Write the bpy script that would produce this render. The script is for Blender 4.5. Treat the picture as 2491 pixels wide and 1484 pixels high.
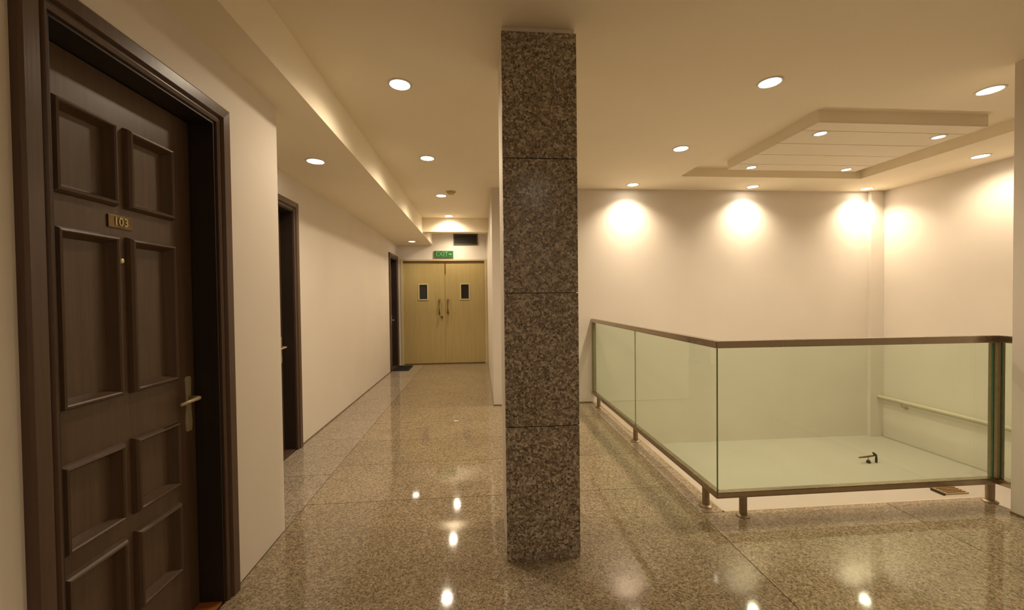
import bpy, bmesh, math, random
from mathutils import Vector, Matrix
random.seed(4)
S = bpy.context.scene
COL = S.collection
for o in list(bpy.data.objects):
    bpy.data.objects.remove(o)

# ---------------------------------------------------------------- camera, world, exposure
CAM = Vector((0, 0, 1.35))
PITCH, YAW, ROLL = (math.radians(a) for a in (0.99, 4.61, -0.66))
cy, sy, cp, sp = math.cos(YAW), math.sin(YAW), math.cos(PITCH), math.sin(PITCH)
r0 = Vector((cy, -sy, 0)); fwd = Vector((sy * cp, cy * cp, -sp)); u0 = r0.cross(fwd)
rt = math.cos(ROLL) * r0 + math.sin(ROLL) * u0
up = -math.sin(ROLL) * r0 + math.cos(ROLL) * u0
cam = bpy.data.cameras.new('camera')
cam.sensor_width = 36.0
cam.lens = 980.0 / 2491.0 * 36.0
cam.clip_start = 0.02
co = bpy.data.objects.new('camera', cam)
COL.objects.link(co)
Mx = Matrix((rt, up, -fwd)).transposed().to_4x4()
Mx.translation = CAM
co.matrix_world = Mx
S.camera = co

w = bpy.data.worlds.new('world'); S.world = w
w.use_nodes = True
w.node_tree.nodes['Background'].inputs[0].default_value = (0.9, 0.8, 0.65, 1)
w.node_tree.nodes['Background'].inputs[1].default_value = 0.02
S.view_settings.view_transform = 'Standard'
S.view_settings.look = 'None'
S.view_settings.gamma = 1
S.view_settings.use_curve_mapping = False
S.view_settings.exposure = -0.05

LAMP_COL = (1.0, 0.815, 0.59)
SPOT_W = 62.0          # watts of a ceiling downlight
LENS_E = 27.0          # emission of its lens

# ---------------------------------------------------------------- materials
def nodes(m):
    m.use_nodes = True
    nt = m.node_tree
    return nt, nt.nodes, nt.links, nt.nodes['Principled BSDF']

def pos_vec(N, L, scale=(1, 1, 1)):
    g = N.new('ShaderNodeNewGeometry'); mp = N.new('ShaderNodeMapping')
    mp.inputs['Scale'].default_value = scale
    L.new(g.outputs['Position'], mp.inputs['Vector'])
    return mp.outputs[0]

def mix(N, L, a, b, fac, btype='MIX'):
    x = N.new('ShaderNodeMix'); x.data_type = 'RGBA'; x.blend_type = btype
    def put(sock, v):
        if hasattr(v, 'links'): L.new(v, sock)
        elif isinstance(v, (int, float)): sock.default_value = v
        else: sock.default_value = (*v, 1)
    put(x.inputs[0], fac); put(x.inputs[6], a); put(x.inputs[7], b)
    return x.outputs[2]

def noise(N, L, vec, scale, detail=2, rough=0.5):
    n = N.new('ShaderNodeTexNoise')
    n.inputs['Scale'].default_value = scale; n.inputs['Detail'].default_value = detail
    n.inputs['Roughness'].default_value = rough
    L.new(vec, n.inputs['Vector'])
    return n.outputs['Fac']

def ramp(N, L, fac, stops, interp='LINEAR'):
    r = N.new('ShaderNodeValToRGB'); r.color_ramp.interpolation = interp
    e = r.color_ramp.elements
    while len(e) < len(stops): e.new(0.5)
    for k, (p, c) in enumerate(stops):
        e[k].position = p; e[k].color = (*c, 1) if not isinstance(c, (int, float)) else (c, c, c, 1)
    L.new(fac, r.inputs[0])
    return r.outputs[0]

def bump(N, L, P, h, strength, dist=0.01):
    b = N.new('ShaderNodeBump'); b.inputs['Strength'].default_value = strength
    b.inputs['Distance'].default_value = dist
    L.new(h, b.inputs['Height']); L.new(b.outputs[0], P.inputs['Normal'])

def paint(name, col, rough=0.55, var=0.05):
    m = bpy.data.materials.new(name); nt, N, L, P = nodes(m)
    v = pos_vec(N, L)
    c2 = tuple(c * (1 - var) for c in col)
    c = mix(N, L, col, c2, ramp(N, L, noise(N, L, v, 1.6, 4), [(0.35, 0.0), (0.7, 1.0)]))
    L.new(c, P.inputs['Base Color'])
    P.inputs['Roughness'].default_value = rough
    P.inputs['Specular IOR Level'].default_value = 0.3
    bump(N, L, P, noise(N, L, v, 60, 3), 0.06, 0.004)
    return m

def granite(name, dark, mid, light, rough, scale=95, stain=0.12):
    m = bpy.data.materials.new(name); nt, N, L, P = nodes(m)
    v = pos_vec(N, L)
    vo = N.new('ShaderNodeTexVoronoi'); vo.inputs['Scale'].default_value = scale
    vo.inputs['Randomness'].default_value = 1.0
    L.new(v, vo.inputs['Vector'])
    sep = N.new('ShaderNodeSeparateColor'); L.new(vo.outputs['Color'], sep.inputs[0])
    grain = ramp(N, L, sep.outputs[0], [(0.0, dark), (0.22, mid), (0.62, tuple((a + b) / 2 for a, b in zip(mid, light))), (0.86, light)], 'CONSTANT')
    n1 = ramp(N, L, noise(N, L, v, scale * 1.3, 3, 0.7), [(0.36, dark), (0.5, mid), (0.66, light)])
    c = mix(N, L, grain, n1, 0.5)
    big = ramp(N, L, noise(N, L, v, 2.2, 3), [(0.3, 1 - stain), (0.7, 1.0)])
    c = mix(N, L, c, big, 1.0, 'MULTIPLY')
    oi = N.new('ShaderNodeObjectInfo')
    rnd = ramp(N, L, oi.outputs['Random'], [(0, 0.93), (1, 1.03)])
    c = mix(N, L, c, rnd, 1.0, 'MULTIPLY')
    L.new(c, P.inputs['Base Color'])
    P.inputs['Roughness'].default_value = rough
    P.inputs['Specular IOR Level'].default_value = 0.5
    bump(N, L, P, noise(N, L, v, 9, 2), 0.012, 0.01)
    return m

def wood(name, a, b, rough, scale=(60, 60, 3), spec=0.5):
    m = bpy.data.materials.new(name); nt, N, L, P = nodes(m)
    v = pos_vec(N, L, scale)
    c = mix(N, L, a, b, ramp(N, L, noise(N, L, v, 1.0, 4, 0.6), [(0.3, 0.0), (0.7, 1.0)]))
    L.new(c, P.inputs['Base Color'])
    P.inputs['Roughness'].default_value = rough
    P.inputs['Specular IOR Level'].default_value = spec
    bump(N, L, P, noise(N, L, v, 2.0, 3), 0.08, 0.002)
    return m

def metal(name, col, rough):
    m = bpy.data.materials.new(name); nt, N, L, P = nodes(m)
    v = pos_vec(N, L, (25, 25, 25))
    P.inputs['Base Color'].default_value = (*col, 1)
    P.inputs['Metallic'].default_value = 1
    L.new(ramp(N, L, noise(N, L, v, 1, 3), [(0.3, rough * 0.7), (0.7, rough * 1.3)]), P.inputs['Roughness'])
    return m

def plain(name, col, rough=0.5, metallic=0.0):
    m = bpy.data.materials.new(name); nt, N, L, P = nodes(m)
    v = pos_vec(N, L)
    c = mix(N, L, col, tuple(c * 0.85 for c in col), noise(N, L, v, 25, 2))
    L.new(c, P.inputs['Base Color'])
    P.inputs['Roughness'].default_value = rough
    P.inputs['Metallic'].default_value = metallic
    return m

def emitter(name, col, strength):
    m = bpy.data.materials.new(name); nt, N, L, P = nodes(m)
    P.inputs['Base Color'].default_value = (0.9, 0.9, 0.85, 1)
    P.inputs['Emission Color'].default_value = (*col, 1)
    P.inputs['Emission Strength'].default_value = strength
    return m

def glass_pane(name, tint):
    m = bpy.data.materials.new(name); m.use_nodes = True
    N, L = m.node_tree.nodes, m.node_tree.links
    N.clear()
    out = N.new('ShaderNodeOutputMaterial'); t = N.new('ShaderNodeBsdfTransparent'); g = N.new('ShaderNodeBsdfGlossy')
    mx = N.new('ShaderNodeMixShader'); lw = N.new('ShaderNodeLayerWeight'); lw.inputs['Blend'].default_value = 0.5
    pw = N.new('ShaderNodeMath'); pw.operation = 'POWER'; pw.inputs[1].default_value = 4.0
    L.new(lw.outputs['Facing'], pw.inputs[0])
    fr = N.new('ShaderNodeMath'); fr.operation = 'MULTIPLY_ADD'; fr.inputs[1].default_value = 0.5; fr.inputs[2].default_value = 0.025
    L.new(pw.outputs[0], fr.inputs[0])
    t.inputs[0].default_value = (*tint, 1)
    g.inputs['Roughness'].default_value = 0.02
    g.inputs[0].default_value = (0.95, 1, 0.95, 1)
    L.new(fr.outputs[0], mx.inputs[0]); L.new(t.outputs[0], mx.inputs[1]); L.new(g.outputs[0], mx.inputs[2])
    L.new(mx.outputs[0], out.inputs['Surface'])
    return m

M = {
    'wall': paint('wall_paint', (0.77, 0.705, 0.62), 0.5),
    'landing': paint('landing_paint', (0.46, 0.415, 0.35), 0.5),
    'ceil': paint('ceiling_paint', (0.93, 0.84, 0.66), 0.7, 0.03),
    'panel': paint('ceiling_panel_paint', (0.88, 0.80, 0.65), 0.6, 0.03),
    'floor': granite('floor_granite', (0.105, 0.078, 0.046), (0.275, 0.213, 0.135), (0.58, 0.47, 0.32), 0.055, 110),
    'floor_strip': granite('border_granite', (0.15, 0.12, 0.09), (0.33, 0.27, 0.20), (0.58, 0.49, 0.38), 0.07),
    'pillar': granite('pillar_granite', (0.055, 0.042, 0.029), (0.24, 0.19, 0.14), (0.78, 0.67, 0.55), 0.2, 85),
    'joint': plain('floor_joint', (0.04, 0.028, 0.018), 0.8),
    'base': plain('skirting_stone', (0.22, 0.16, 0.09), 0.4),
    'nosing': plain('stone_nosing', (0.55, 0.45, 0.30), 0.4),
    'door': wood('dark_door_wood', (0.082, 0.048, 0.028), (0.112, 0.067, 0.040), 0.36),
    'jamb': wood('shaded_jamb_wood', (0.020, 0.013, 0.009), (0.028, 0.017, 0.011), 0.5),  # frame wood darkened: shade inside the door recess painted into the colour
    'frame': wood('dark_frame_wood', (0.075, 0.042, 0.027), (0.105, 0.060, 0.040), 0.3),
    'cream': wood('cream_door', (0.47, 0.37, 0.16), (0.42, 0.325, 0.135), 0.35, (30, 30, 2)),
    'cream_frame': paint('cream_door_frame', (0.58, 0.49, 0.28), 0.4),
    'brown': plain('brown_handle', (0.16, 0.085, 0.025), 0.4),
    'steel': metal('brushed_steel', (0.40, 0.33, 0.25), 0.22),
    'steel_post': metal('post_steel', (0.36, 0.29, 0.20), 0.5),
    'number_brass': metal('dull_brass', (0.42, 0.33, 0.19), 0.45),
    'nickel': plain('satin_nickel', (0.50, 0.43, 0.28), 0.35, 0.35),
    'brass': metal('aged_brass', (0.75, 0.62, 0.36), 0.3),
    'plate': metal('number_plate_brass', (0.16, 0.11, 0.055), 0.4),
    'glass': glass_pane('railing_glass', (0.885, 0.95, 0.885)),
    'glass_edge': plain('glass_edge', (0.07, 0.17, 0.10), 0.15),
    'glass_seam': plain('glass_seam', (0.34, 0.40, 0.24), 0.15),
    'dark_glass': plain('vision_glass', (0.02, 0.02, 0.015), 0.08),
    'green': plain('sign_green', (0.012, 0.11, 0.022), 0.4),
    'pale': plain('sign_pale', (0.16, 0.36, 0.16), 0.5),
    'dark': plain('dark_metal', (0.03, 0.022, 0.012), 0.4),
    'grille': plain('grille_grey', (0.085, 0.075, 0.05), 0.5),
    'grille_hole': plain('grille_duct', (0.02, 0.018, 0.012), 0.8),
    'trim': plain('downlight_trim', (0.82, 0.80, 0.74), 0.4),
    'detector': plain('detector_plastic', (0.62, 0.50, 0.20), 0.5),
    'mat': plain('black_rubber_mat', (0.012, 0.010, 0.009), 0.9),
    'thresh': wood('threshold_wood', (0.42, 0.16, 0.03), (0.30, 0.10, 0.02), 0.4, (3, 60, 60)),
    'tread': plain('drain_brown', (0.42, 0.29, 0.12), 0.5),
    'handrail': paint('handrail_paint', (0.52, 0.46, 0.34), 0.45),
    'lens': emitter('downlight_lens', (1.0, 0.90, 0.74), LENS_E),
}

# ---------------------------------------------------------------- mesh helpers
def link(name, me, parent=None, kind=None, label=None):
    o = bpy.data.objects.new(name, me); COL.objects.link(o)
    if parent is not None: o.parent = parent
    if kind: o['kind'] = kind
    if label: o['label'] = label
    return o

def make(name, bm, mats, parent=None, kind=None, label=None, smooth=False):
    bmesh.ops.recalc_face_normals(bm, faces=bm.faces)
    me = bpy.data.meshes.new(name); bm.to_mesh(me); bm.free()
    for m in (mats if isinstance(mats, (list, tuple)) else [mats]):
        me.materials.append(M[m])
    if smooth:
        for p in me.polygons: p.use_smooth = True
    return link(name, me, parent, kind, label)

def box(bm, x0, x1, y0, y1, z0, z1, bev=0.0, mi=0):
    r = bmesh.ops.create_cube(bm, size=1.0)
    vs = r['verts']
    for v in vs:
        v.co = Vector((x0 if v.co.x < 0 else x1, y0 if v.co.y < 0 else y1, z0 if v.co.z < 0 else z1))
    fs = {f for v in vs for f in v.link_faces}
    for f in fs: f.material_index = mi
    if bev > 0:
        es = list({e for v in vs for e in v.link_edges})
        b = bmesh.ops.bevel(bm, geom=es, offset=bev, segments=2, affect='EDGES', profile=0.6)
        for f in b['faces']: f.material_index = mi
    return vs

def cyl(bm, c, r, h, axis='z', seg=24, r2=None):
    res = bmesh.ops.create_cone(bm, cap_ends=True, segments=seg, radius1=r, radius2=r if r2 is None else r2, depth=h)
    m = {'z': Matrix.Identity(3), 'x': Matrix.Rotation(math.pi / 2, 3, 'Y'), 'y': Matrix.Rotation(-math.pi / 2, 3, 'X')}[axis]
    for v in res['verts']: v.co = m @ v.co + Vector(c)
    return res['verts']

def lathe(bm, prof, c, seg=40, closed=False):
    rings = []
    for r, z in prof:
        if r < 1e-6: rings.append([bm.verts.new((c[0], c[1], c[2] + z))])
        else: rings.append([bm.verts.new((c[0] + r * math.cos(2 * math.pi * k / seg), c[1] + r * math.sin(2 * math.pi * k / seg), c[2] + z)) for k in range(seg)])
    prs = list(zip(rings, rings[1:])) + ([(rings[-1], rings[0])] if closed else [])
    for a, b in prs:
        for k in range(seg):
            k2 = (k + 1) % seg
            if len(a) == 1: bm.faces.new((a[0], b[k], b[k2]))
            elif len(b) == 1: bm.faces.new((a[k], b[0], a[k2]))
            else: bm.faces.new((a[k], b[k], b[k2], a[k2]))

def tube(bm, pts, r, seg=12):
    pts = [Vector(p) for p in pts]; rings = []
    for i, p in enumerate(pts):
        d = (pts[min(i + 1, len(pts) - 1)] - pts[max(i - 1, 0)]).normalized()
        a = d.cross(Vector((0, 0, 1)))
        if a.length < 1e-3: a = d.cross(Vector((0, 1, 0)))
        a.normalize(); b = d.cross(a)
        rr = r[i] if isinstance(r, (list, tuple)) else r
        rings.append([bm.verts.new(p + rr * (math.cos(2 * math.pi * k / seg) * a + math.sin(2 * math.pi * k / seg) * b)) for k in range(seg)])
    for A, B in zip(rings, rings[1:]):
        for k in range(seg): bm.faces.new((A[k], A[(k + 1) % seg], B[(k + 1) % seg], B[k]))
    bm.faces.new(rings[0]); bm.faces.new(rings[-1])

def empty(name, loc=(0, 0, 0), kind=None, label=None, cat=None, group=None):
    o = bpy.data.objects.new(name, None); COL.objects.link(o)
    o.location = loc; o.empty_display_size = 0.1
    if kind: o['kind'] = kind
    if label: o['label'] = label
    if cat: o['category'] = cat
    if group: o['group'] = group
    return o

def tag(o, label, cat, group=None):
    o['label'] = label; o['category'] = cat
    if group: o['group'] = group

def text(name, body, size, mat, parent, mw, depth=0.002, bold=0.0):
    cu = bpy.data.curves.new(name, 'FONT'); cu.body = body; cu.size = size
    cu.align_x = 'CENTER'; cu.align_y = 'CENTER'; cu.extrude = depth; cu.offset = bold
    t = bpy.data.objects.new(name, cu); COL.objects.link(t)
    bpy.context.view_layer.update()
    me = bpy.data.meshes.new_from_object(t.evaluated_get(bpy.context.evaluated_depsgraph_get()))
    bpy.data.objects.remove(t)
    me.transform(mw); me.materials.clear(); me.materials.append(M[mat])
    return link(name, me, parent)

# ---------------------------------------------------------------- dimensions
ZC = 2.725            # main ceiling
ZS = 2.46             # soffit underside
XA, XB = -1.159, -1.664
XS = -0.948
YN = 2.45             # end of the near left wall
YE = 8.40             # end wall
YW = 5.043            # stairwell far wall
XD = 0.165
XR = 5.418
XW, YR = 3.222, 2.19   # near right wall
XG, YG = 1.50, 2.38   # stairwell edge
ZL = -0.57            # landing
YB = -1.7             # wall behind the camera

# ---------------------------------------------------------------- walls
def wall_along_y(name, x0, x1, y0, y1, z0, z1, openings=()):
    bm = bmesh.new(); y = y0
    for a, b, zt in openings:
        box(bm, x0, x1, y, a, z0, z1); box(bm, x0, x1, a, b, zt, z1); y = b
    box(bm, x0, x1, y, y1, z0, z1)
    return make(name, bm, 'wall', kind='structure')

D1 = (1.19, 1.89, 2.142)
D2 = (3.065, 3.77, 2.155)
D3 = (7.69, 8.29, 2.145)
wall_along_y('wall_left', XB, XA, YB, YN, 0, ZS, [D1])
wall_along_y('wall_left_far', XB - 0.25, XB, YN, YE, 0, ZS, [D2, D3])
wall_along_y('wall_corridor_right', XD, XD + 0.2, YW + 0.2, YE, 0, ZC)
bm = bmesh.new(); box(bm, XD, XR + 0.2, YW, YW + 0.2, ZL, ZC)
make('wall_back', bm, 'wall', kind='structure')
wall_along_y('wall_right', XR, XR + 0.2, 0.3, YW, ZL, ZC)
wall_along_y('wall_right_near', XW, XW + 0.12, YB, YR, 0, ZC)
bm = bmesh.new(); box(bm, XB - 0.2, XW + 0.12, YB - 0.2, YB, 0, ZC)
make('wall_behind', bm, 'wall', kind='structure')
bm = bmesh.new(); box(bm, XW + 0.12, XR + 0.2, 0.1, 0.3, ZL, ZC)
make('wall_stair_end', bm, 'wall', kind='structure')
# end wall around the double door
DX0, DX1, DZ = -1.60, 0.160, 2.165
bm = bmesh.new()
box(bm, XB - 0.25, DX0, YE, YE + 0.2, 0, ZC); box(bm, DX1, XD + 0.2, YE, YE + 0.2, 0, ZC)
box(bm, DX0, DX1, YE, YE + 0.2, DZ, ZC)
make('wall_end', bm, 'wall', kind='structure')
# stairwell lining below the floor
bm = bmesh.new()
box(bm, XG - 0.2, XG, YG, YW, ZL, -0.1)
box(bm, XG - 0.2, XW + 0.06, YG - 0.15, YG, ZL, -0.1)
box(bm, XW - 0.05, XW + 0.12, 0.3, YG - 0.15, ZL, -0.1)
make('wall_stairwell', bm, 'wall', kind='structure')
# boxed pipe chase in the stairwell corner
bm = bmesh.new(); box(bm, 5.225, XR, YW - 0.05, YW, ZL, ZC, 0.003)
make('trim_1', bm, 'wall', kind='structure')

# ---------------------------------------------------------------- ceiling, soffit, beam
RX0, RX1, RY0, RY1 = 2.321, 4.556, 2.78, 4.479
ZT = ZC + 0.10
bm = bmesh.new()
X0, X1, Y0, Y1 = XB - 0.25, XR + 0.2, YB - 0.2, YE + 0.2
box(bm, X0, RX0, Y0, Y1, ZC, ZT); box(bm, RX1, X1, Y0, Y1, ZC, ZT)
box(bm, RX0, RX1, Y0, RY0, ZC, ZT); box(bm, RX0, RX1, RY1, Y1, ZC, ZT)
box(bm, X0, X1, Y0, Y1, ZT, ZT + 0.08)
ceiling = make('ceiling', bm, 'ceil', kind='structure')
bm = bmesh.new(); box(bm, XB - 0.25, XS, YB, YE, ZS, ZC, 0.002)
make('trim_2', bm, 'ceil', kind='structure')
bm = bmesh.new(); box(bm, XS, XD, 6.95, 7.13, 2.49, ZC, 0.002)
make('trim_3', bm, 'ceil', kind='structure')

# ---------------------------------------------------------------- floor slabs
bm = bmesh.new()
box(bm, XB - 0.25, XW + 0.06, YB, YG - 0.004, -0.1, -0.004)
box(bm, XB - 0.25, XG - 0.004, YG - 0.004, YW, -0.1, -0.004)
box(bm, XB - 0.25, XD, YW, YE + 0.2, -0.1, -0.004)
floor = make('floor', bm, 'joint', kind='structure')
def slab(x0, x1, y0, y1, mat):
    g = 0.0020
    bm = bmesh.new(); box(bm, x0 + g, x1 - g, y0 + g, y1 - g, -0.014, random.uniform(-0.0002, 0.0), 0.0007)
    make('floor_slab', bm, mat, floor)
rows = [YB, -1.0, 0.2, 1.45, 2.74, 3.36, 3.92, 4.47, YW, 5.70, 6.30, 6.90, 7.50, 8.10, YE + 0.1]
for a, b in zip(rows, rows[1:]):
    if b <= 5.1:
        slab(-1.157, 1.35, a, min(b, YW), 'floor')
    else:
        slab(-1.157, XD, a, b, 'floor')
    if a < YG:
        e = YG if b > YG else b
        slab(1.35, 2.60, a, e, 'floor'); slab(2.60, XW + 0.06 if e == YG else XW, a, e, 'floor')
for a, b in zip([YG, 3.05, 3.92, 4.5], [3.05, 3.92, 4.5, YW]):
    slab(1.35, XG, a, b, 'floor')
rs = [YN, 3.20, 4.0, 4.62, 5.4, 6.2, 7.0, 7.8, YE]
for a, b in zip(rs, rs[1:]):
    slab(XB, -1.157, a, b, 'floor_strip')
# stair edge nosing
bm = bmesh.new()
box(bm, XG, XG + 0.014, YG, YW, -0.1, 0.0, 0.002)
box(bm, XG - 0.0, XW + 0.06, YG, YG + 0.014, -0.1, 0.0, 0.002)
make('trim_4', bm, 'nosing', kind='structure')
# landing in the stairwell
bm = bmesh.new(); box(bm, XG - 0.2, XR + 0.2, 0.1, YW + 0.2, ZL - 0.1, ZL)
make('floor_landing', bm, 'landing', kind='structure')
# thin stone skirting lines
def base(name, *bx):
    bm = bmesh.new()
    for b in bx: box(bm, *b, 0.001)
    make(name, bm, 'base', kind='structure')
base('baseboard_left', (XB, XB + 0.005, D2[1] + 0.085, D3[0] - 0.085, 0, 0.014))
base('baseboard_corridor', (XD - 0.005, XD, YW, YE, 0, 0.014))
base('baseboard_back', (XD, XG - 0.07, YW - 0.005, YW, 0, 0.014))
base('baseboard_right', (XW - 0.005, XW, YB, YR, 0, 0.012))

# ---------------------------------------------------------------- dark panelled doors
def casing(bm, xf, y0, y1, zt, prof):
    """door casing swept round the opening: prof = (width outward, proud of the wall)"""
    lines = []
    for wd, d in prof:
        lines.append([bm.verts.new((xf + d, y0 - wd, 0)), bm.verts.new((xf + d, y0 - wd, zt + wd)),
                      bm.verts.new((xf + d, y1 + wd, zt + wd)), bm.verts.new((xf + d, y1 + wd, 0))])
    for a, b in zip(lines, lines[1:]):
        for k in range(3): bm.faces.new((a[k], a[k + 1], b[k + 1], b[k]))
    for k in (0, 3): bm.faces.new([l[k] for l in lines])

def moulding(bm, xf, y0, y1, z0, z1, prof):
    loops = []
    for wd, d in prof:
        loops.append([bm.verts.new((xf + d, y0 + wd, z0 + wd)), bm.verts.new((xf + d, y1 - wd, z0 + wd)),
                      bm.verts.new((xf + d, y1 - wd, z1 - wd)), bm.verts.new((xf + d, y0 + wd, z1 - wd))])
    for a, b in zip(loops, loops[1:]):
        for k in range(4): bm.faces.new((a[k], a[(k + 1) % 4], b[(k + 1) % 4], b[k]))

CAS = [(0.0, -0.002), (0.0, 0.012), (0.012, 0.018), (0.018, 0.010), (0.026, 0.010), (0.032, 0.024), (0.072, 0.026), (0.080, 0.020), (0.080, -0.001)]
MLD = [(0.0, 0.0005), (0.004, 0.014), (0.009, 0.022), (0.015, 0.024), (0.019, 0.020), (0.024, 0.008), (0.033, -0.012)]

def panel_door(name, xf, opening, plate=None):
    y0, y1, zt = opening
    root = empty(name, (0, 0, 0), kind='structure')
    bm = bmesh.new(); casing(bm, xf, y0, y1, zt, CAS)
    make('door_casing', bm, 'frame', root)
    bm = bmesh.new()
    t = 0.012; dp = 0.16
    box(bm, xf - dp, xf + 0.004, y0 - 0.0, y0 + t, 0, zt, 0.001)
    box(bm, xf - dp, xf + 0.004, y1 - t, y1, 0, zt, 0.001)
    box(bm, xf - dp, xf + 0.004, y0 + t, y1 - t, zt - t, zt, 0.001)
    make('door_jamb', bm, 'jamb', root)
    X = xf - 0.098                      # face of the leaf
    ya, yb, zb, za = y0 + t + 0.002, y1 - t - 0.002, 0.012, zt - t - 0.003
    mid = (ya + yb) / 2 - 0.012
    f = (yb - ya) / 0.672
    cols = [(mid - 0.238 * f, mid - 0.019), (mid + 0.019, mid + 0.238 * f)]
    rws = [(1.681, 1.971), (1.023, 1.583), (0.585, 0.861), (0.230, 0.523)]
    # leaf front with openings for the panels: grid of face cells
    bm = bmesh.new()
    ys = [ya] + [v for c in cols for v in c] + [yb]
    zs = [zb] + [v for r in sorted(rws) for v in r] + [za]
    for i in range(len(ys) - 1):
        for j in range(len(zs) - 1):
            if i % 2 == 1 and j % 2 == 1: continue
            vs = [bm.verts.new((X, a, b)) for a, b in ((ys[i], zs[j]), (ys[i + 1], zs[j]), (ys[i + 1], zs[j + 1]), (ys[i], zs[j + 1]))]
            bm.faces.new(vs)
    bmesh.ops.remove_doubles(bm, verts=bm.verts, dist=1e-5)
    box(bm, X - 0.045, X - 0.02, ya, yb, zb, za)
    for a, b, c, d in ((ya, ya + 0.001, zb, za), (yb - 0.001, yb, zb, za), (ya, yb, zb, zb + 0.001), (ya, yb, za - 0.001, za)):
        box(bm, X - 0.02, X, a, b, c, d)
    leaf = make('door_leaf', bm, 'door', root)
    for c in cols:
        for r in rws:
            bm = bmesh.new(); moulding(bm, X, c[0], c[1], r[0], r[1], MLD)
            make('panel_moulding', bm, 'door', leaf)
            bm = bmesh.new(); box(bm, X - 0.02, X - 0.012, c[0] + 0.024, c[1] - 0.024, r[0] + 0.024, r[1] - 0.024)
            make('door_panel', bm, 'door', leaf)
    # lever handle on a long back plate
    yh = yb - 0.042
    hd = make_handle(X, yh, root)
    bm = bmesh.new(); lathe(bm, [(0, 0.008), (0.006, 0.008), (0.009, 0.006), (0.012, 0.0)], (0, 0, 0), 20)
    bmesh.ops.transform(bm, verts=bm.verts, matrix=Matrix.Translation((X, mid, 1.496)) @ Matrix.Rotation(math.pi / 2, 4, 'Y'))
    make('peephole', bm, 'brass', root, smooth=True)
    if plate:
        bm = bmesh.new(); box(bm, X, X + 0.005, mid - 0.050, mid + 0.046, 1.609, 1.653, 0.0015)
        pl = make('number_plate', bm, 'plate', root, label='aged brass number plate')
        mw = Matrix.Translation((X + 0.006, mid - 0.002, 1.631)) @ Matrix(((0, 0, 1, 0), (1, 0, 0, 0), (0, 1, 0, 0), (0, 0, 0, 1)))
        text('numerals', plate, 0.040, 'number_brass', pl, mw, 0.001, 0.0006)
    bm = bmesh.new(); box(bm, xf - 0.16, xf - 0.004, y0 + t, y1 - t, 0.0, 0.010, 0.002)
    if plate: make('threshold', bm, 'thresh', root, label='orange-brown wooden threshold')
    else: make('threshold', bm, 'frame', root)
    return root

def make_handle(X, yh, root):
    bm = bmesh.new()
    # tapering back plate
    pts = [(-0.013, 0.795), (0.013, 0.795), (0.017, 0.83), (0.011, 0.90), (0.013, 0.98), (0.015, 1.02), (0.008, 1.03),
           (-0.008, 1.03), (-0.015, 1.02), (-0.013, 0.98), (-0.011, 0.90), (-0.017, 0.83)]
    lo = [bm.verts.new((X, yh + a, b)) for a, b in pts]; hi = [bm.verts.new((X + 0.008, yh + a * 0.8, b)) for a, b in pts]
    bm.faces.new(hi)
    for k in range(len(pts)):
        k2 = (k + 1) % len(pts); bm.faces.new((lo[k], lo[k2], hi[k2], hi[k]))
    plate = make('handle_plate', bm, 'nickel', root)
    bm = bmesh.new()
    z = 0.937
    tube(bm, [(X + 0.004, yh, z), (X + 0.040, yh, z), (X + 0.050, yh - 0.006, z), (X + 0.054, yh - 0.02, z), (X + 0.054, yh - 0.06, z - 0.001), (X + 0.052, yh - 0.115, z - 0.004)],
         [0.0085, 0.0085, 0.009, 0.0085, 0.0075, 0.0065], 12)
    make('lever', bm, 'nickel', plate, smooth=True)
    return plate

panel_door('door_1', XA, D1, '103')
panel_door('door_2', XB, D2)
panel_door('door_3', XB, D3)

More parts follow.
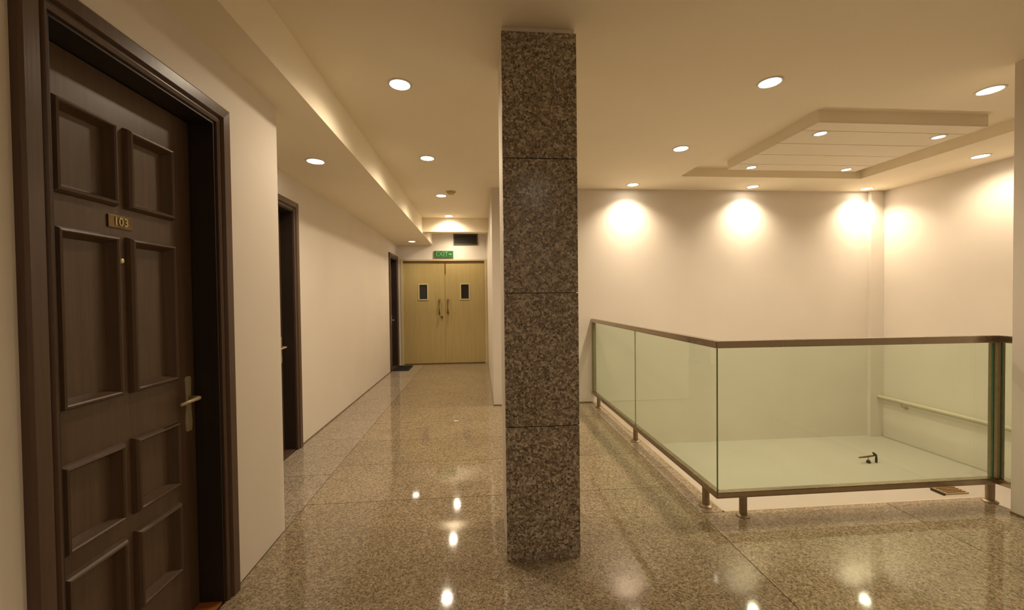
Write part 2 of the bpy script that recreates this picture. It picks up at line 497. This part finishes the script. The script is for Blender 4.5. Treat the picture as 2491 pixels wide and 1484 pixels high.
# ---------------------------------------------------------------- cream double door at the corridor's end
root = empty('door_4', (0, 0, 0), kind='structure')
yf = YE
bm = bmesh.new()
box(bm, DX0, DX0 + 0.05, yf - 0.015, yf + 0.12, 0, DZ, 0.003)
box(bm, DX1 - 0.05, DX1, yf - 0.015, yf + 0.12, 0, DZ, 0.003)
box(bm, DX0 + 0.05, DX1 - 0.05, yf - 0.015, yf + 0.12, DZ - 0.035, DZ, 0.003)
make('door_casing', bm, 'cream_frame', root)
bm = bmesh.new(); box(bm, DX0 + 0.05, DX1 - 0.05, yf + 0.0, yf + 0.02, DZ - 0.065, DZ - 0.035, 0.001)
make('head_gap', bm, 'brown', root)
bm = bmesh.new(); box(bm, DX0 + 0.05, DX1 - 0.05, yf - 0.01, yf + 0.1, 0, 0.012, 0.001)
make('threshold', bm, 'brown', root)
xm = -0.707
def cream_leaf(x0, x1, hx, vx):
    bm = bmesh.new()
    # leaf as cells round the vision panel opening
    v0, v1, za, zb = vx - 0.1, vx + 0.1, 1.325, 1.665
    for a, b, c, d in ((x0, v0, 0.02, 2.095), (v1, x1, 0.02, 2.095), (v0, v1, 0.02, za), (v0, v1, zb, 2.095)):
        box(bm, a, b, yf + 0.02, yf + 0.06, c, d)
    leaf = make('door_leaf', bm, 'cream', root)
    bm = bmesh.new()
    fr = 0.022
    for a, b, c, d in ((v0 - 0.004, v0 + fr, za, zb), (v1 - fr, v1 + 0.004, za, zb), (v0 + fr, v1 - fr, za, za + fr), (v0 + fr, v1 - fr, zb - fr, zb)):
        box(bm, a, b, yf + 0.010, yf + 0.05, c, d, 0.002)
    make('vision_frame', bm, 'cream_frame', leaf)
    bm = bmesh.new(); box(bm, v0 + fr - 0.002, v1 - fr + 0.002, yf + 0.032, yf + 0.038, za + fr - 0.002, zb - fr + 0.002)
    make('vision_pane', bm, 'dark_glass', leaf)
    bm = bmesh.new(); 
    tube(bm, [(hx, yf + 0.02, 1.335), (hx, yf - 0.03, 1.335), (hx, yf - 0.042, 1.325), (hx, yf - 0.042, 1.06), (hx, yf - 0.03, 1.05), (hx, yf + 0.02, 1.05)], 0.017, 10)
    make('pull_handle', bm, 'brown', leaf, smooth=True)
    return leaf
l1 = cream_leaf(DX0 + 0.053, xm - 0.002, xm - 0.118, -1.150)
l2 = cream_leaf(xm + 0.002, DX1 - 0.053, xm + 0.058, -0.298)
bm = bmesh.new(); box(bm, xm - 0.003 + 0.0, xm + 0.020, yf + 0.008, yf + 0.02, 1.86, 2.095, 0.002)
make('flush_bolt', bm, 'brown', root)
bm = bmesh.new(); cyl(bm, (xm - 0.07, yf + 0.012, 0.975), 0.026, 0.016, 'y', 20)
box(bm, xm - 0.073, xm - 0.067, yf + 0.0, yf + 0.006, 0.962, 0.988)
make('lock', bm, 'brown', l1)

# ---------------------------------------------------------------- pillar
root = empty('pillar', (0.316, 2.24, 0), label='square granite-clad pillar rising from floor to ceiling beside the corridor', cat='pillar')
px0, px1, pyf, pyb = 0.125, 0.507, 2.037, 2.45
def pmake(name, bm, mat, **k):
    bmesh.ops.translate(bm, verts=bm.verts, vec=(-0.316, -2.24, 0))
    return make(name, bm, mat, root, **k)
bm = bmesh.new(); box(bm, px0 + 0.004, px1 - 0.004, pyf + 0.024, pyb, 0, ZC, 0.002)
pmake('plaster_core', bm, 'wall', label='cream plastered sides and back')
zj = [0.0, 0.689, 1.374, 2.057, 2.692]
for a, b in zip(zj, zj[1:]):
    bm = bmesh.new(); box(bm, px0, px1, pyf, pyf + 0.024, a + (0.002 if a else 0), b - 0.002, 0.002)
    pmake('granite_slab', bm, 'pillar')

# ---------------------------------------------------------------- glass railing
XT, YF, XU = 1.437, 2.328, 3.315
ZTOP, ZBOT = 1.057, 0.145
root = empty('glass_railing', (XT, YF, 0), label='steel and green-tinted glass railing around the open stairwell', cat='railing')
def rmake(name, bm, mat, **k):
    bmesh.ops.translate(bm, verts=bm.verts, vec=(-XT, -YF, 0))
    return make(name, bm, mat, root, **k)
hw = 0.024
def rail_path(name, z0, z1, w):
    bm = bmesh.new()
    ins = [(XT + w, YW - 0.03), (XT + w, YF + w), (XU - w, YF + w), (XU - w, YR)]
    outs = [(XT - w, YW - 0.03), (XT - w, YF - w), (XU + w, YF - w), (XU + w, YR)]
    # the third run turns towards the camera: swap in/out there
    ins = [(XT + w, YW - 0.006), (XT + w, YF + w), (XU + w, YF + w), (XU + w, YR + 0.004)]
    outs = [(XT - w, YW - 0.006), (XT - w, YF - w), (XU - w, YF - w), (XU - w, YR + 0.004)]
    for k in range(3):
        q = [outs[k], outs[k + 1], ins[k + 1], ins[k]]
        lo = [bm.verts.new((x, y, z0)) for x, y in q]; hi = [bm.verts.new((x, y, z1)) for x, y in q]
        bm.faces.new(lo); bm.faces.new(hi)
        for i in range(4):
            if (i == 1 and k < 2) or (i == 3 and k > 0): continue
            bm.faces.new((lo[i], lo[(i + 1) % 4], hi[(i + 1) % 4], hi[i]))
    bmesh.ops.remove_doubles(bm, verts=bm.verts, dist=1e-5)
    es = [e for e in bm.edges if len(e.link_faces) == 2 and e.calc_face_angle(0) > 0.5]
    bmesh.ops.bevel(bm, geom=es, offset=0.004, segments=2, affect='EDGES')
    return rmake(name, bm, 'steel')
rail_path('top_rail', ZTOP - 0.022, ZTOP + 0.018, 0.026)
rail_path('bottom_rail', ZBOT - 0.020, ZBOT + 0.012, 0.022)
def post(x, y, w=0.022):
    bm = bmesh.new(); box(bm, x - w, x + w, y - w, y + w, ZBOT + 0.012, ZTOP - 0.022, 0.003)
    rmake('post', bm, 'steel_post')
post(XT, YW - 0.045)
post(XU, YF, 0.026)
def leg(x, y):
    bm = bmesh.new(); cyl(bm, (x, y, (0.006 + ZBOT - 0.02) / 2), 0.022, ZBOT - 0.026, seg=20)
    lathe(bm, [(0, 0.0), (0.040, 0.0), (0.040, 0.004), (0.034, 0.008), (0.026, 0.012), (0.0, 0.012)], (x, y, 0), 24)
    rmake('leg', bm, 'steel_post')
for x, y in ((XT, 4.80), (XT, 3.636), (XT, 2.465), (1.595, YF), (3.275, YF)):
    leg(x, y)
def pane(x0, x1, y0, y1, edge='glass_edge'):
    bm = bmesh.new(); box(bm, x0, x1, y0, y1, ZBOT + 0.010, ZTOP - 0.018)
    thin = 0 if (x1 - x0) < (y1 - y0) else 1
    bm.normal_update()
    for f in bm.faces:
        f.material_index = 0 if abs(f.normal[thin]) > 0.9 else 1
    rmake('glass_panel', bm, ['glass', edge])
pane(XT - 0.005, XT + 0.005, 3.6361, YW - 0.068, 'glass_seam')
pane(XT - 0.005, XT + 0.005, YF + 0.010, 3.6359, 'glass_seam')
pane(XT - 0.005, XU - 0.030, YF - 0.005, YF + 0.005)
pane(XU - 0.005, XU + 0.005, YR + 0.012, YF - 0.028)

# ---------------------------------------------------------------- slatted ceiling panel
qx0, qx1, qy0, qy1 = 2.72, 4.226, 3.036, 4.223
root = empty('ceiling_panel', ((qx0 + qx1) / 2, (qy0 + qy1) / 2, ZC), label='square boarded panel hung in the sunken part of the ceiling above the stairwell', cat='ceiling panel')
cpx, cpy = (qx0 + qx1) / 2, (qy0 + qy1) / 2
bm = bmesh.new()
box(bm, qx0, qx1, qy0, qy1, ZC + 0.012, ZT)
bmesh.ops.translate(bm, verts=bm.verts, vec=(-cpx, -cpy, -ZC)); make('panel_core', bm, 'panel', root)
js = [qy0, 3.19, 3.47, 3.75, 4.03, qy1]
for a, b in zip(js, js[1:]):
    bm = bmesh.new(); box(bm, qx0, qx1, a + (0.004 if a > qy0 else 0), b - (0.004 if b < qy1 else 0), ZC, ZC + 0.0125, 0.003)
    bmesh.ops.translate(bm, verts=bm.verts, vec=(-cpx, -cpy, -ZC)); make('board', bm, 'panel', root)

# ---------------------------------------------------------------- downlights
def downlight_meshes(r):
    bm = bmesh.new()
    lathe(bm, [(r, 0.0), (r + 0.004, -0.005), (r + 0.014, -0.004), (r + 0.018, 0.0)], (0, 0, 0), 40, closed=True)
    bmesh.ops.recalc_face_normals(bm, faces=bm.faces)
    ring = bpy.data.meshes.new('trim_ring'); bm.to_mesh(ring); bm.free(); ring.materials.append(M['trim'])
    bm = bmesh.new(); lathe(bm, [(0, -0.0035), (r * 0.6, -0.003), (r, -0.0012), (r, 0.0), (0, 0.0)], (0, 0, 0), 40)
    bmesh.ops.recalc_face_normals(bm, faces=bm.faces)
    lens = bpy.data.meshes.new('lens'); bm.to_mesh(lens); bm.free(); lens.materials.append(M['lens'])
    for p in ring.polygons: p.use_smooth = True
    return ring, lens
BIG, SMALL = downlight_meshes(0.060), downlight_meshes(0.040)
def spot_data(power, r, half=60, blend=1.0):
    l = bpy.data.lights.new('downlight_lamp', 'SPOT'); l.energy = power; l.color = LAMP_COL
    l.spot_size = math.radians(2 * half); l.spot_blend = blend; l.shadow_soft_size = r
    return l
L_MAIN = spot_data(SPOT_W, 0.045, 80, 0.85)
L_WALL = spot_data(SPOT_W * 1.75, 0.045, 66)
L_STAIR = spot_data(SPOT_W * 1.15, 0.045, 80, 0.85)
L_DIM = spot_data(SPOT_W * 0.45, 0.045, 66)
L_SMALL = spot_data(SPOT_W * 0.35, 0.03, 60)
def downlight(x, y, z, label, group, meshes=BIG, data=L_MAIN):
    root = empty('downlight', (x, y, z), label=label, cat='ceiling light', group=group)
    link('trim_ring', meshes[0], root); link('lens', meshes[1], root)
    lo = link('downlight_lamp', data, root); lo.location = (0, 0, -0.012)
GC = 'downlights over the corridor'
for y, lab in ((2.65, 'round downlight over the corridor nearest the granite pillar, largest of its row'),
               (4.01, 'round corridor downlight, second from the front of its row'),
               (5.45, 'round corridor downlight beside the yellowish smoke detector'),
               (6.78, 'round corridor downlight close in front of the cross beam'),
               (7.95, 'round downlight behind the cross beam before the cream double door')):
    downlight(-0.49, y, ZC, lab, GC)
downlight(-1.29, 3.35, ZS, 'round downlight in the lowered left soffit above the second dark door', 'downlights in the left soffit', data=L_DIM)
downlight(-1.28, 7.90, ZS, 'round downlight at the far end of the left soffit by the exit sign', 'downlights in the left soffit', data=L_DIM)
GS = 'downlights around the stairwell'
for x, y, lab in ((1.89, 2.485, 'round downlight over the railing corner, just right of the pillar'),
                  (1.89, 3.64, 'round downlight left of the boarded ceiling panel'),
                  (1.895, 4.83, 'leftmost of the three round downlights along the far stairwell wall'),
                  (3.465, 4.86, 'middle of the three round downlights along the far stairwell wall'),
                  (5.05, 4.89, 'round downlight in the far corner of the stairwell ceiling beside the pipe chase'),
                  (5.05, 3.69, 'round downlight by the right stairwell wall, between panel and right foreground wall'),
                  (3.477, 2.49, 'large round downlight at the upper right beside the right foreground wall')):
    downlight(x, y, ZC, lab, GS, data=L_WALL if y > 4.7 else (L_MAIN if x > 5 else L_STAIR))
GP = 'small downlights in the boarded ceiling panel'
for x, y, lab in ((2.92, 3.24, 'small downlight in the front left corner of the boarded ceiling panel'),
                  (4.045, 3.255, 'small downlight in the front right corner of the boarded ceiling panel'),
                  (2.93, 4.13, 'small downlight in the back left corner of the boarded ceiling panel'),
                  (4.05, 4.155, 'small downlight in the back right corner of the boarded ceiling panel')):
    downlight(x, y, ZC, lab, GP, SMALL, L_SMALL)
GH = 'downlights of the hall behind the viewer'
for x, y, lab in ((2.3, -0.6, 'round downlight behind the viewer, nearer the right foreground wall'), (0.7, -1.0, 'round downlight behind the viewer, nearer the near dark door')):
    downlight(x, y, ZC, lab, GH, data=L_MAIN)

# ---------------------------------------------------------------- small things
# smoke detector
root = empty('smoke_detector', (-0.347, 5.238, ZC), label='yellowish round smoke detector on the corridor ceiling beside a downlight', cat='smoke detector')
bm = bmesh.new(); lathe(bm, [(0, -0.012), (0.058, -0.012), (0.062, -0.006), (0.062, 0.0), (0, 0.0)], (0, 0, 0), 32)
make('mounting_base', bm, 'detector', root)
bm = bmesh.new(); lathe(bm, [(0.0, -0.042), (0.022, -0.041), (0.036, -0.036), (0.046, -0.026), (0.052, -0.012), (0, -0.012)], (0, 0, 0), 32)
make('sensor_cap', bm, 'detector', root, smooth=True)

# exit sign
root = empty('exit_sign', (-0.715, YE, 2.19), label='green exit sign on the wall above the cream double door', cat='sign')
def smake(name, bm, mat, vec=(0.715, -YE, -2.19), par=root):
    bmesh.ops.translate(bm, verts=bm.verts, vec=vec); return make(name, bm, mat, par)
bm = bmesh.new(); box(bm, -0.915, -0.525, YE - 0.035, YE, 2.195, 2.335, 0.004); sb = smake('sign_board', bm, 'green')
bm = bmesh.new()
for a, b, c, d in ((-0.905, -0.535, 2.322, 2.327), (-0.905, -0.535, 2.203, 2.208), (-0.910, -0.905, 2.203, 2.327), (-0.535, -0.530, 2.203, 2.327)):
    box(bm, a, b, YE - 0.0365, YE - 0.034, c, d)
smake('sign_border', bm, 'pale')
rx = Matrix.Rotation(math.pi / 2, 4, 'X')
text('lettering', 'EXIT', 0.125, 'pale', root, Matrix.Translation((-0.04, -0.0355, 0.075)) @ rx, 0.001, 0.0015)
bm = bmesh.new()
vs = [bm.verts.new((x, YE - 0.037, z)) for x, z in ((-0.618, 2.279), (-0.585, 2.279), (-0.585, 2.297), (-0.550, 2.265), (-0.585, 2.233), (-0.585, 2.251), (-0.618, 2.251))]
f = bm.faces.new(vs); r = bmesh.ops.extrude_face_region(bm, geom=[f])
bmesh.ops.translate(bm, verts=[v for v in r['geom'] if isinstance(v, bmesh.types.BMVert)], vec=(0, 0.002, 0))
smake('arrow', bm, 'pale')

# ventilation grille
gx, gz = -0.27, 2.475
root = empty('vent_grille', (gx, YE, gz), label='dark grey rectangular air grille high on the wall above the double door', cat='vent')
def gmake(name, bm, mat): 
    bmesh.ops.translate(bm, verts=bm.verts, vec=(-gx, -YE, -gz)); return make(name, bm, mat, root)
a0, a1, b0, b1 = -0.52, -0.02, 2.455, 2.685
bm = bmesh.new(); box(bm, a0 + 0.02, a1 - 0.02, YE - 0.006, YE, b0 + 0.02, b1 - 0.02); gmake('duct_back', bm, 'grille_hole')
bm = bmesh.new()
for p in ((a0, a0 + 0.022, b0, b1), (a1 - 0.022, a1, b0, b1), (a0 + 0.022, a1 - 0.022, b0, b0 + 0.022), (a0 + 0.022, a1 - 0.022, b1 - 0.022, b1)):
    box(bm, p[0], p[1], YE - 0.022, YE, p[2], p[3], 0.002)
gmake('grille_frame', bm, 'grille')
for k in range(6):
    z = b0 + 0.037 + k * 0.031
    bm = bmesh.new(); vs = box(bm, a0 + 0.02, a1 - 0.02, YE - 0.020, YE - 0.006, z - 0.002, z + 0.002)
    for v in vs: v.co.z += (v.co.y - (YE - 0.013)) * 0.8
    gmake('vane', bm, 'grille')

# black doormat in front of the far dark door
bm = bmesh.new(); box(bm, -0.15, 0.15, -0.27, 0.27, 0, 0.014, 0.004)
for k in range(9):
    box(bm, -0.13, 0.13, -0.24 + k * 0.06 - 0.012, -0.24 + k * 0.06 + 0.012, 0.013, 0.018, 0.0)
o = make('doormat', bm, 'mat'); o.location = (-1.50, 7.99, 0)
tag(o, 'black ribbed doormat on the floor before the farthest dark door', 'doormat')

# stairwell handrail on the right wall
root = empty('stair_handrail', (XR, 4.0, -0.04), label='cream round handrail fixed along the right stairwell wall', cat='handrail')
bm = bmesh.new()
tube(bm, [(-0.001, 1.02, 0.002), (-0.05, 1.02, 0.002), (-0.065, 1.005, 0.002), (-0.068, 0.98, 0.002), (-0.068, -2.6, 0.0)], 0.027, 14)
make('rail', bm, 'handrail', root, smooth=True)
for yy in (0.7, -0.5, -1.7):
    bm = bmesh.new(); tube(bm, [(0.0, yy, -0.07), (-0.05, yy, -0.066), (-0.068, yy, -0.045), (-0.068, yy, -0.018)], 0.007, 8)
    cyl(bm, (-0.003, yy, -0.07), 0.024, 0.006, 'x', 16)
    make('bracket', bm, 'handrail', root)

# small dark tap-like fitting low in the stairwell corner
root = empty('pipe_fitting', (4.385, 4.21, ZL), label='small dark pipe fitting standing low in the right half of the stairwell', cat='pipe fitting')
bm = bmesh.new(); lathe(bm, [(0, 0), (0.020, 0.0), (0.022, 0.010), (0.015, 0.028), (0.008, 0.034), (0, 0.034)], (0, 0, 0), 16)
make('foot', bm, 'dark', root)
bm = bmesh.new(); tube(bm, [(0, 0, 0.03), (0.0, 0, 0.07)], 0.007, 8); make('stem', bm, 'handrail', root)
bm = bmesh.new(); tube(bm, [(-0.115, 0.0, 0.066), (-0.05, 0, 0.069), (0.10, 0, 0.082)], [0.007, 0.010, 0.008], 10); make('pipe', bm, 'brown', root, smooth=True)
bm = bmesh.new()
tube(bm, [(0.055, 0, 0.115), (0.068, 0, 0.102), (0.092, 0, 0.084)], [0.008, 0.013, 0.012], 10)
tube(bm, [(0.096, 0, 0.084), (0.096, 0, 0.040), (0.096, 0, 0.0)], [0.008, 0.012, 0.012], 10)
make('valve', bm, 'dark', root, smooth=True)

# small brown floor grate on the landing
root = empty('floor_grate', (4.51, 3.53, ZL), label='small brown grate with a black edge lying on the white landing below', cat='grate')
bm = bmesh.new(); box(bm, -0.115, 0.13, -0.075, 0.075, 0.0, 0.012, 0.002); make('grate_plate', bm, 'tread', root)
for k in range(5):
    bm = bmesh.new(); box(bm, -0.09, 0.11, -0.056 + k * 0.028 - 0.005, -0.056 + k * 0.028 + 0.005, 0.012, 0.018, 0.001); make('bar', bm, 'brown', root)
bm = bmesh.new(); box(bm, -0.15, -0.13, -0.085, 0.03, 0.0, 0.022, 0.002); make('edge_strip', bm, 'dark', root)
